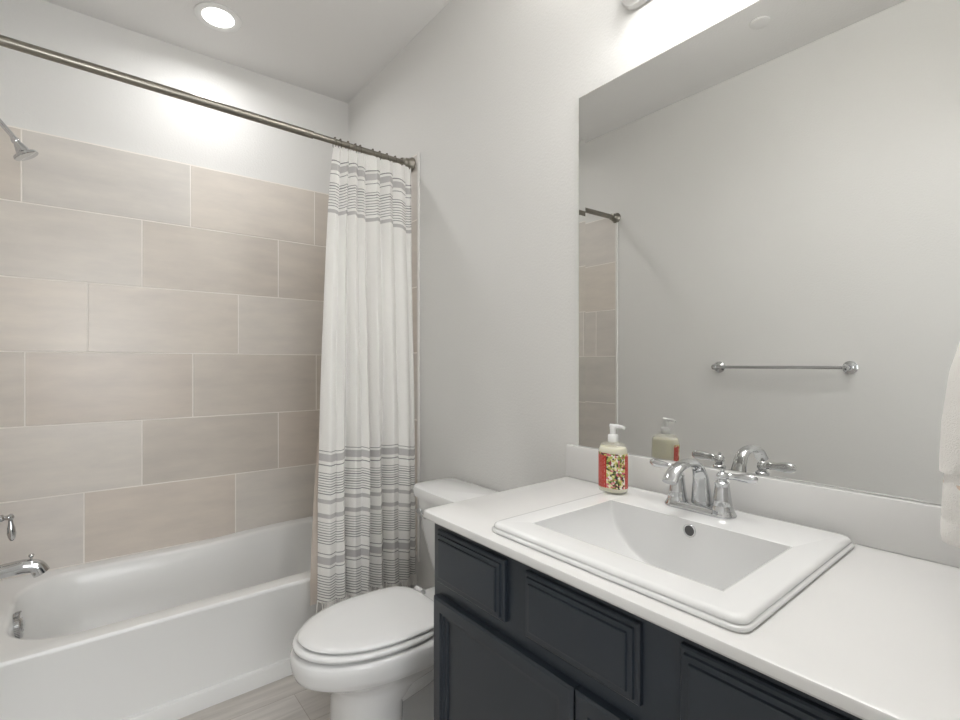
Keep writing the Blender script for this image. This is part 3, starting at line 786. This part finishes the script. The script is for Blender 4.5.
sb = thing('soap_bottle', 'clear soap pump bottle with red floral label on the sink corner', 'soap dispenser', BC)
BA = rad(-90)                                           # bottle turned to face the room
def oval(z, a, b, n=56, e=2.5, k0=0, k1=2 * PI):
    out = []
    for k in range(n):
        t = 2 * PI * k / n; c, s = math.cos(t), math.sin(t)
        x = a * math.copysign(abs(c) ** (2 / e), c); y = b * math.copysign(abs(s) ** (2 / e), s)
        out.append(Vector((BC.x + x * math.cos(BA) - y * math.sin(BA), BC.y + x * math.sin(BA) + y * math.cos(BA), SZ + z)))
    return out
HW, HD = .0388, .0265
bm = bmesh.new()
add_loft(bm, [oval(.0006, HW * .86, HD * .8), oval(.003, HW * .97, HD * .95), oval(.008, HW, HD), oval(.106, HW, HD), oval(.114, HW * .985, HD * .98), oval(.121, HW * .92, HD * .9), oval(.126, HW * .80, HD * .80), oval(.129, HW * .62, HD * .68), oval(.131, .0125, .0125, e=2), oval(.136, .0115, .0115, e=2)])
link('bottle', bm, MG, sb, 50)
bm = bmesh.new()
add_loft(bm, [oval(.004, HW * .84, HD * .8), oval(.009, HW * .96, HD * .95), oval(.106, HW * .96, HD * .95), oval(.1125, HW * .95, HD * .94), oval(.1180, HW * .90, HD * .88), oval(.1185, HW * .85, HD * .85)])
plabel(link('liquid_soap', bm, ML, sb, 50), 'pale yellow liquid soap')
bm = bmesh.new(); uv = bm.loops.layers.uv.new('UVMap')
lo, hi, NLb = .015, .104, 48
pts = []
for k in range(NLb + 1):
    t = rad(172 + 216 * k / NLb); c, s = math.cos(t), math.sin(t); a, b = HW + .0006, HD + .0006
    x = a * math.copysign(abs(c) ** .8, c); y = b * math.copysign(abs(s) ** .8, s)
    pts.append((BC.x + x * math.cos(BA) - y * math.sin(BA), BC.y + x * math.sin(BA) + y * math.cos(BA)))
vl = [[bm.verts.new((x, y, SZ + z)) for z in (lo, hi)] for x, y in pts]
for k in range(NLb):
    f = bm.faces.new((vl[k][0], vl[k + 1][0], vl[k + 1][1], vl[k][1]))
    for lp, q in zip(f.loops, ((k, 0), (k + 1, 0), (k + 1, 1), (k, 1))): lp[uv].uv = (q[0] / NLb, q[1])
o = link('label_sheet', bm, MLb, sb, 60); plabel(o, 'red label with a field of flowers')
pc = BC + Vector((0, 0, 0))
bm = lathe((pc.x, pc.y, SZ + .1305), (0, 0, 1), [(0, .0128), (.002, .0135), (.018, .0130), (.020, .0115), (.021, .008), (.032, .0075), (.033, .0085), (.044, .0085), (.046, .006), (.046, 0)], 26)
nd = Vector((.12, -1, 0)).normalized()
q0 = Vector((pc.x, pc.y, SZ + .172))
add_tube(bm, [q0 - nd * .008, q0 + nd * .012, q0 + nd * .026, q0 + nd * .034 - Vector((0, 0, .003))], [(.0058, .0046), (.0052, .0042), (.0040, .0032), (.0034, .0026)], 14, up=(0, 0, 1))
plabel(link('pump', bm, M['pump'], sb, 40), 'white plastic pump')

# ------------------------------------------------------------------ mirror: silvered sheet with a narrow bevelled border
MY0, MY1, MZ0, MZ1 = -2.755, -1.764, .9785, 2.0555
mir = thing('wall_mirror', 'large frameless wall mirror standing on the white backsplash', 'mirror', (0, (MY0 + MY1) / 2, MZ0))
link('mirror_backing', box(-.0055, -.0006, MY0, MY1, MZ0, MZ1), M['mirroredge'], mir)
bw = .025; bl = bw * .022
def mrect(ins, x): return [Vector((x, y, z)) for y, z in ((MY0 + ins * .1, MZ0 + ins), (MY1 - ins, MZ0 + ins), (MY1 - ins, MZ1 - ins * .04), (MY0 + ins * .1, MZ1 - ins * .04))]
bm = bmesh.new(); add_loft(bm, [mrect(0, -.0058 - bl), mrect(bw, -.0058)], False, True)
link('mirror_glass', bm, M['silver'], mir)

# ------------------------------------------------------------------ vanity light (mostly above the frame)
vl_ = thing('vanity_light', 'long vanity light bar above the mirror, cut off by the top of the photo', 'wall light', (0, -2.25, 2.235))
def vring(x, y0, y1, z0, z1, r):
    p = rrect((y0 + y1) / 2, (z0 + z1) / 2, (y1 - y0) / 2, (z1 - z0) / 2, r, 0, 96); return [Vector((x, q.x, q.y)) for q in p]
bm = bmesh.new(); add_loft(bm, [vring(-.0008, -2.56, -1.925, 2.222, 2.40, .045), vring(-.012, -2.56, -1.925, 2.222, 2.40, .045), vring(-.017, -2.556, -1.929, 2.2255, 2.396, .042)])
link('back_plate', bm, M['whiteplate'], vl_, 40)
bm = bmesh.new(); add_loft(bm, [vring(-.0172, -2.54, -1.945, 2.242, 2.38, .05), vring(-.040, -2.54, -1.945, 2.242, 2.38, .05), vring(-.047, -2.535, -1.95, 2.247, 2.375, .046)])
link('lamp_housing', bm, M['lightplate'], vl_, 40)
bm = bmesh.new(); add_loft(bm, [[Vector((-.085 + .030 * math.cos(a), y, 2.31 + .040 * math.sin(a))) for a in [2 * PI * k / 32 for k in range(32)]] for y in (-2.515, -1.99)])
link('diffuser', bm, M['shade'], vl_, 40)
for y in (-2.515, -1.99):
    link('end_cap', lathe((-.085, y, 2.31), (0, 1 if y > -2.2 else -1, 0), [(0, .043), (.012, .043), (.016, .038), (.016, 0)]), M['lightplate'], vl_, 40)
area('vanity_light_down', (-.085, -2.25, 2.268), (0, 0, 0), .05, P_VAN, (1, .995, .985), 'RECTANGLE', size_y=.5)
area('vanity_light_up', (-.085, -2.25, 2.352), (PI, 0, 0), .05, P_VANUP, (1, .995, .985), 'RECTANGLE', size_y=.5)

# ------------------------------------------------------------------ recessed light, sprinkler cover
rl = thing('recessed_light', 'round recessed ceiling light shining above the bathtub', 'ceiling light', (-.752, -.342, CH))
bm = bmesh.new()
add_lathe(bm, (-.752, -.342, CH), (0, 0, -1), [(.0004, .094), (.004, .094), (.007, .090), (.006, .070), (.003, .064), (.003, .062)], 48)
link('trim_ring', bm, M['trim'], rl, 40)
link('lens', lathe((-.752, -.342, CH - .003), (0, 0, -1), [(0, .063), (.0015, .063), (.0025, .05), (.003, 0)], 40), M['lens'], rl, 40)
r2 = rl.copy(); COL.objects.link(r2); r2.location = (-.58, -2.3, CH)  # copied fixture, added to house the room fill light
r2['label'] = 'round ceiling fixture added for the fill light over the vanity end'
for ch in list(rl.children):
    c = ch.copy(); COL.objects.link(c); c.parent = r2
o = link('ceiling_cover_plate', lathe((-1.177, -1.805, CH), (0, 0, -1), [(.0004, .040), (.005, .042), (.008, .041), (.0095, .037), (.0085, 0)], 36), M['ceil'], None, 30)
tag(o, 'small round white cover plate on the ceiling, seen in the mirror', 'ceiling cover plate')

# ------------------------------------------------------------------ towel bar on the left wall (seen in the mirror)
tb = thing('towel_bar', 'chrome towel bar with round posts on the left wall, seen in mirror', 'towel bar', (LW, -1.75, 1.215))
for y in (-1.450, -2.045):
    link('wall_post', lathe((LW + .0004, y, 1.215), (1, 0, 0), [(0, .030), (.004, .030), (.008, .026), (.012, .017), (.018, .012), (.040, .0095), (.046, .012), (.054, .0145), (.064, .0145), (.071, .010), (.074, 0)]), M['chrome'], tb, 35)
link('bar', tube([(LW + .058, -1.450, 1.215), (LW + .058, -2.045, 1.215)], .0078, 18), M['chrome'], tb, 60)

# ------------------------------------------------------------------ hand towel on a ring on the end wall
tr = thing('towel_ring', 'chrome towel ring on the end wall holding the white towel', 'towel ring', (-.21, YF, 1.50))
link('ring_post', lathe((-.21, YF + .0004, 1.50), (0, 1, 0), [(0, .028), (.006, .028), (.012, .016), (.05, .010), (.058, .013), (.066, 0)]), M['chrome'], tr, 40)
bm = bmesh.new(); add_torus(bm, (-.21, YF + .052, 1.4232), (0, 1, 0), .074, .005); link('ring', bm, M['chrome'], tr, 60)

def towel_material():
    m = mat('terry_cloth', hexc(247, 244, 239), .95, spec=.05)
    n, l = nodes(m); b = n['Principled BSDF']
    tc = n.new('ShaderNodeTexCoord'); t = n.new('ShaderNodeTexNoise'); t.inputs['Scale'].default_value = 600; t.inputs['Detail'].default_value = 2
    l.new(tc.outputs['Object'], t.inputs['Vector'])
    bp = n.new('ShaderNodeBump'); bp.inputs['Strength'].default_value = .7; bp.inputs['Distance'].default_value = .004
    l.new(t.outputs['Fac'], bp.inputs['Height']); l.new(bp.outputs['Normal'], b.inputs['Normal'])
    # faint embroidered motif between the two woven borders
    sx = n.new('ShaderNodeSeparateXYZ'); l.new(tc.outputs['Object'], sx.inputs[0])
    def cmp(op, v): c = n.new('ShaderNodeMath'); c.operation = op; c.inputs[1].default_value = v + .022; l.new(sx.outputs['Z'], c.inputs[0]); return c
    a = cmp('GREATER_THAN', 1.010); c = cmp('LESS_THAN', 1.048)
    vo = n.new('ShaderNodeTexVoronoi'); vo.inputs['Scale'].default_value = 55; l.new(tc.outputs['Object'], vo.inputs['Vector'])
    lt = n.new('ShaderNodeMath'); lt.operation = 'LESS_THAN'; lt.inputs[1].default_value = .34; l.new(vo.outputs['Distance'], lt.inputs[0])
    p = n.new('ShaderNodeMath'); p.operation = 'MULTIPLY'; l.new(a.outputs[0], p.inputs[0]); l.new(c.outputs[0], p.inputs[1])
    p2 = n.new('ShaderNodeMath'); p2.operation = 'MULTIPLY'; l.new(p.outputs[0], p2.inputs[0]); l.new(lt.outputs[0], p2.inputs[1])
    mx = n.new('ShaderNodeMix'); mx.data_type = 'RGBA'; mx.inputs['A'].default_value = hexc(247, 244, 239); mx.inputs['B'].default_value = hexc(232, 214, 198); l.new(p2.outputs[0], mx.inputs['Factor'])
    l.new(mx.outputs['Result'], b.inputs['Base Color']); return m
TCX, TCY = -.215, -2.688
def towel_ring(z, hx, hy, cy, n=96):
    p = rrect(TCX, cy, hx, hy, min(hx, hy) * .95, z, n); out = []
    for q in p:
        a = math.atan2(q.y - cy, q.x - TCX)
        k = 1 + .05 * math.sin(5 * a + z * 9) + .02 * math.sin(11 * a - z * 17)
        out.append(Vector((TCX + (q.x - TCX) * k, cy + (q.y - cy) * k, z)))
    return out
bm = bmesh.new(); rings = []
prof = [(.986, .086, .030, -2.680), (.988, .090, .034, -2.680), (.996, .092, .036, -2.680), (1.014, .092, .0365, -2.680), (1.016, .091, .0350, -2.680), (1.021, .091, .035, -2.680), (1.024, .092, .036, -2.680), (1.052, .092, .036, -2.681), (1.070, .091, .0355, -2.681), (1.072, .090, .0345, -2.681), (1.080, .090, .0345, -2.681), (1.082, .094, .039, -2.681), (1.10, .095, .040, -2.682), (1.15, .094, .040, -2.684), (1.22, .090, .038, -2.690), (1.28, .078, .033, -2.700), (1.315, .060, .027, -2.709), (1.335, .044, .018, -2.716), (1.343, .03, .009, -2.718)]
for z, hx, hy, cy in prof: rings.append(towel_ring(z, hx, hy, cy))
add_loft(bm, rings)
tw = link('hand_towel', bm, towel_material(), None, 60)
tag(tw, 'white terry hand towel hanging at the right end of the counter', 'towel')
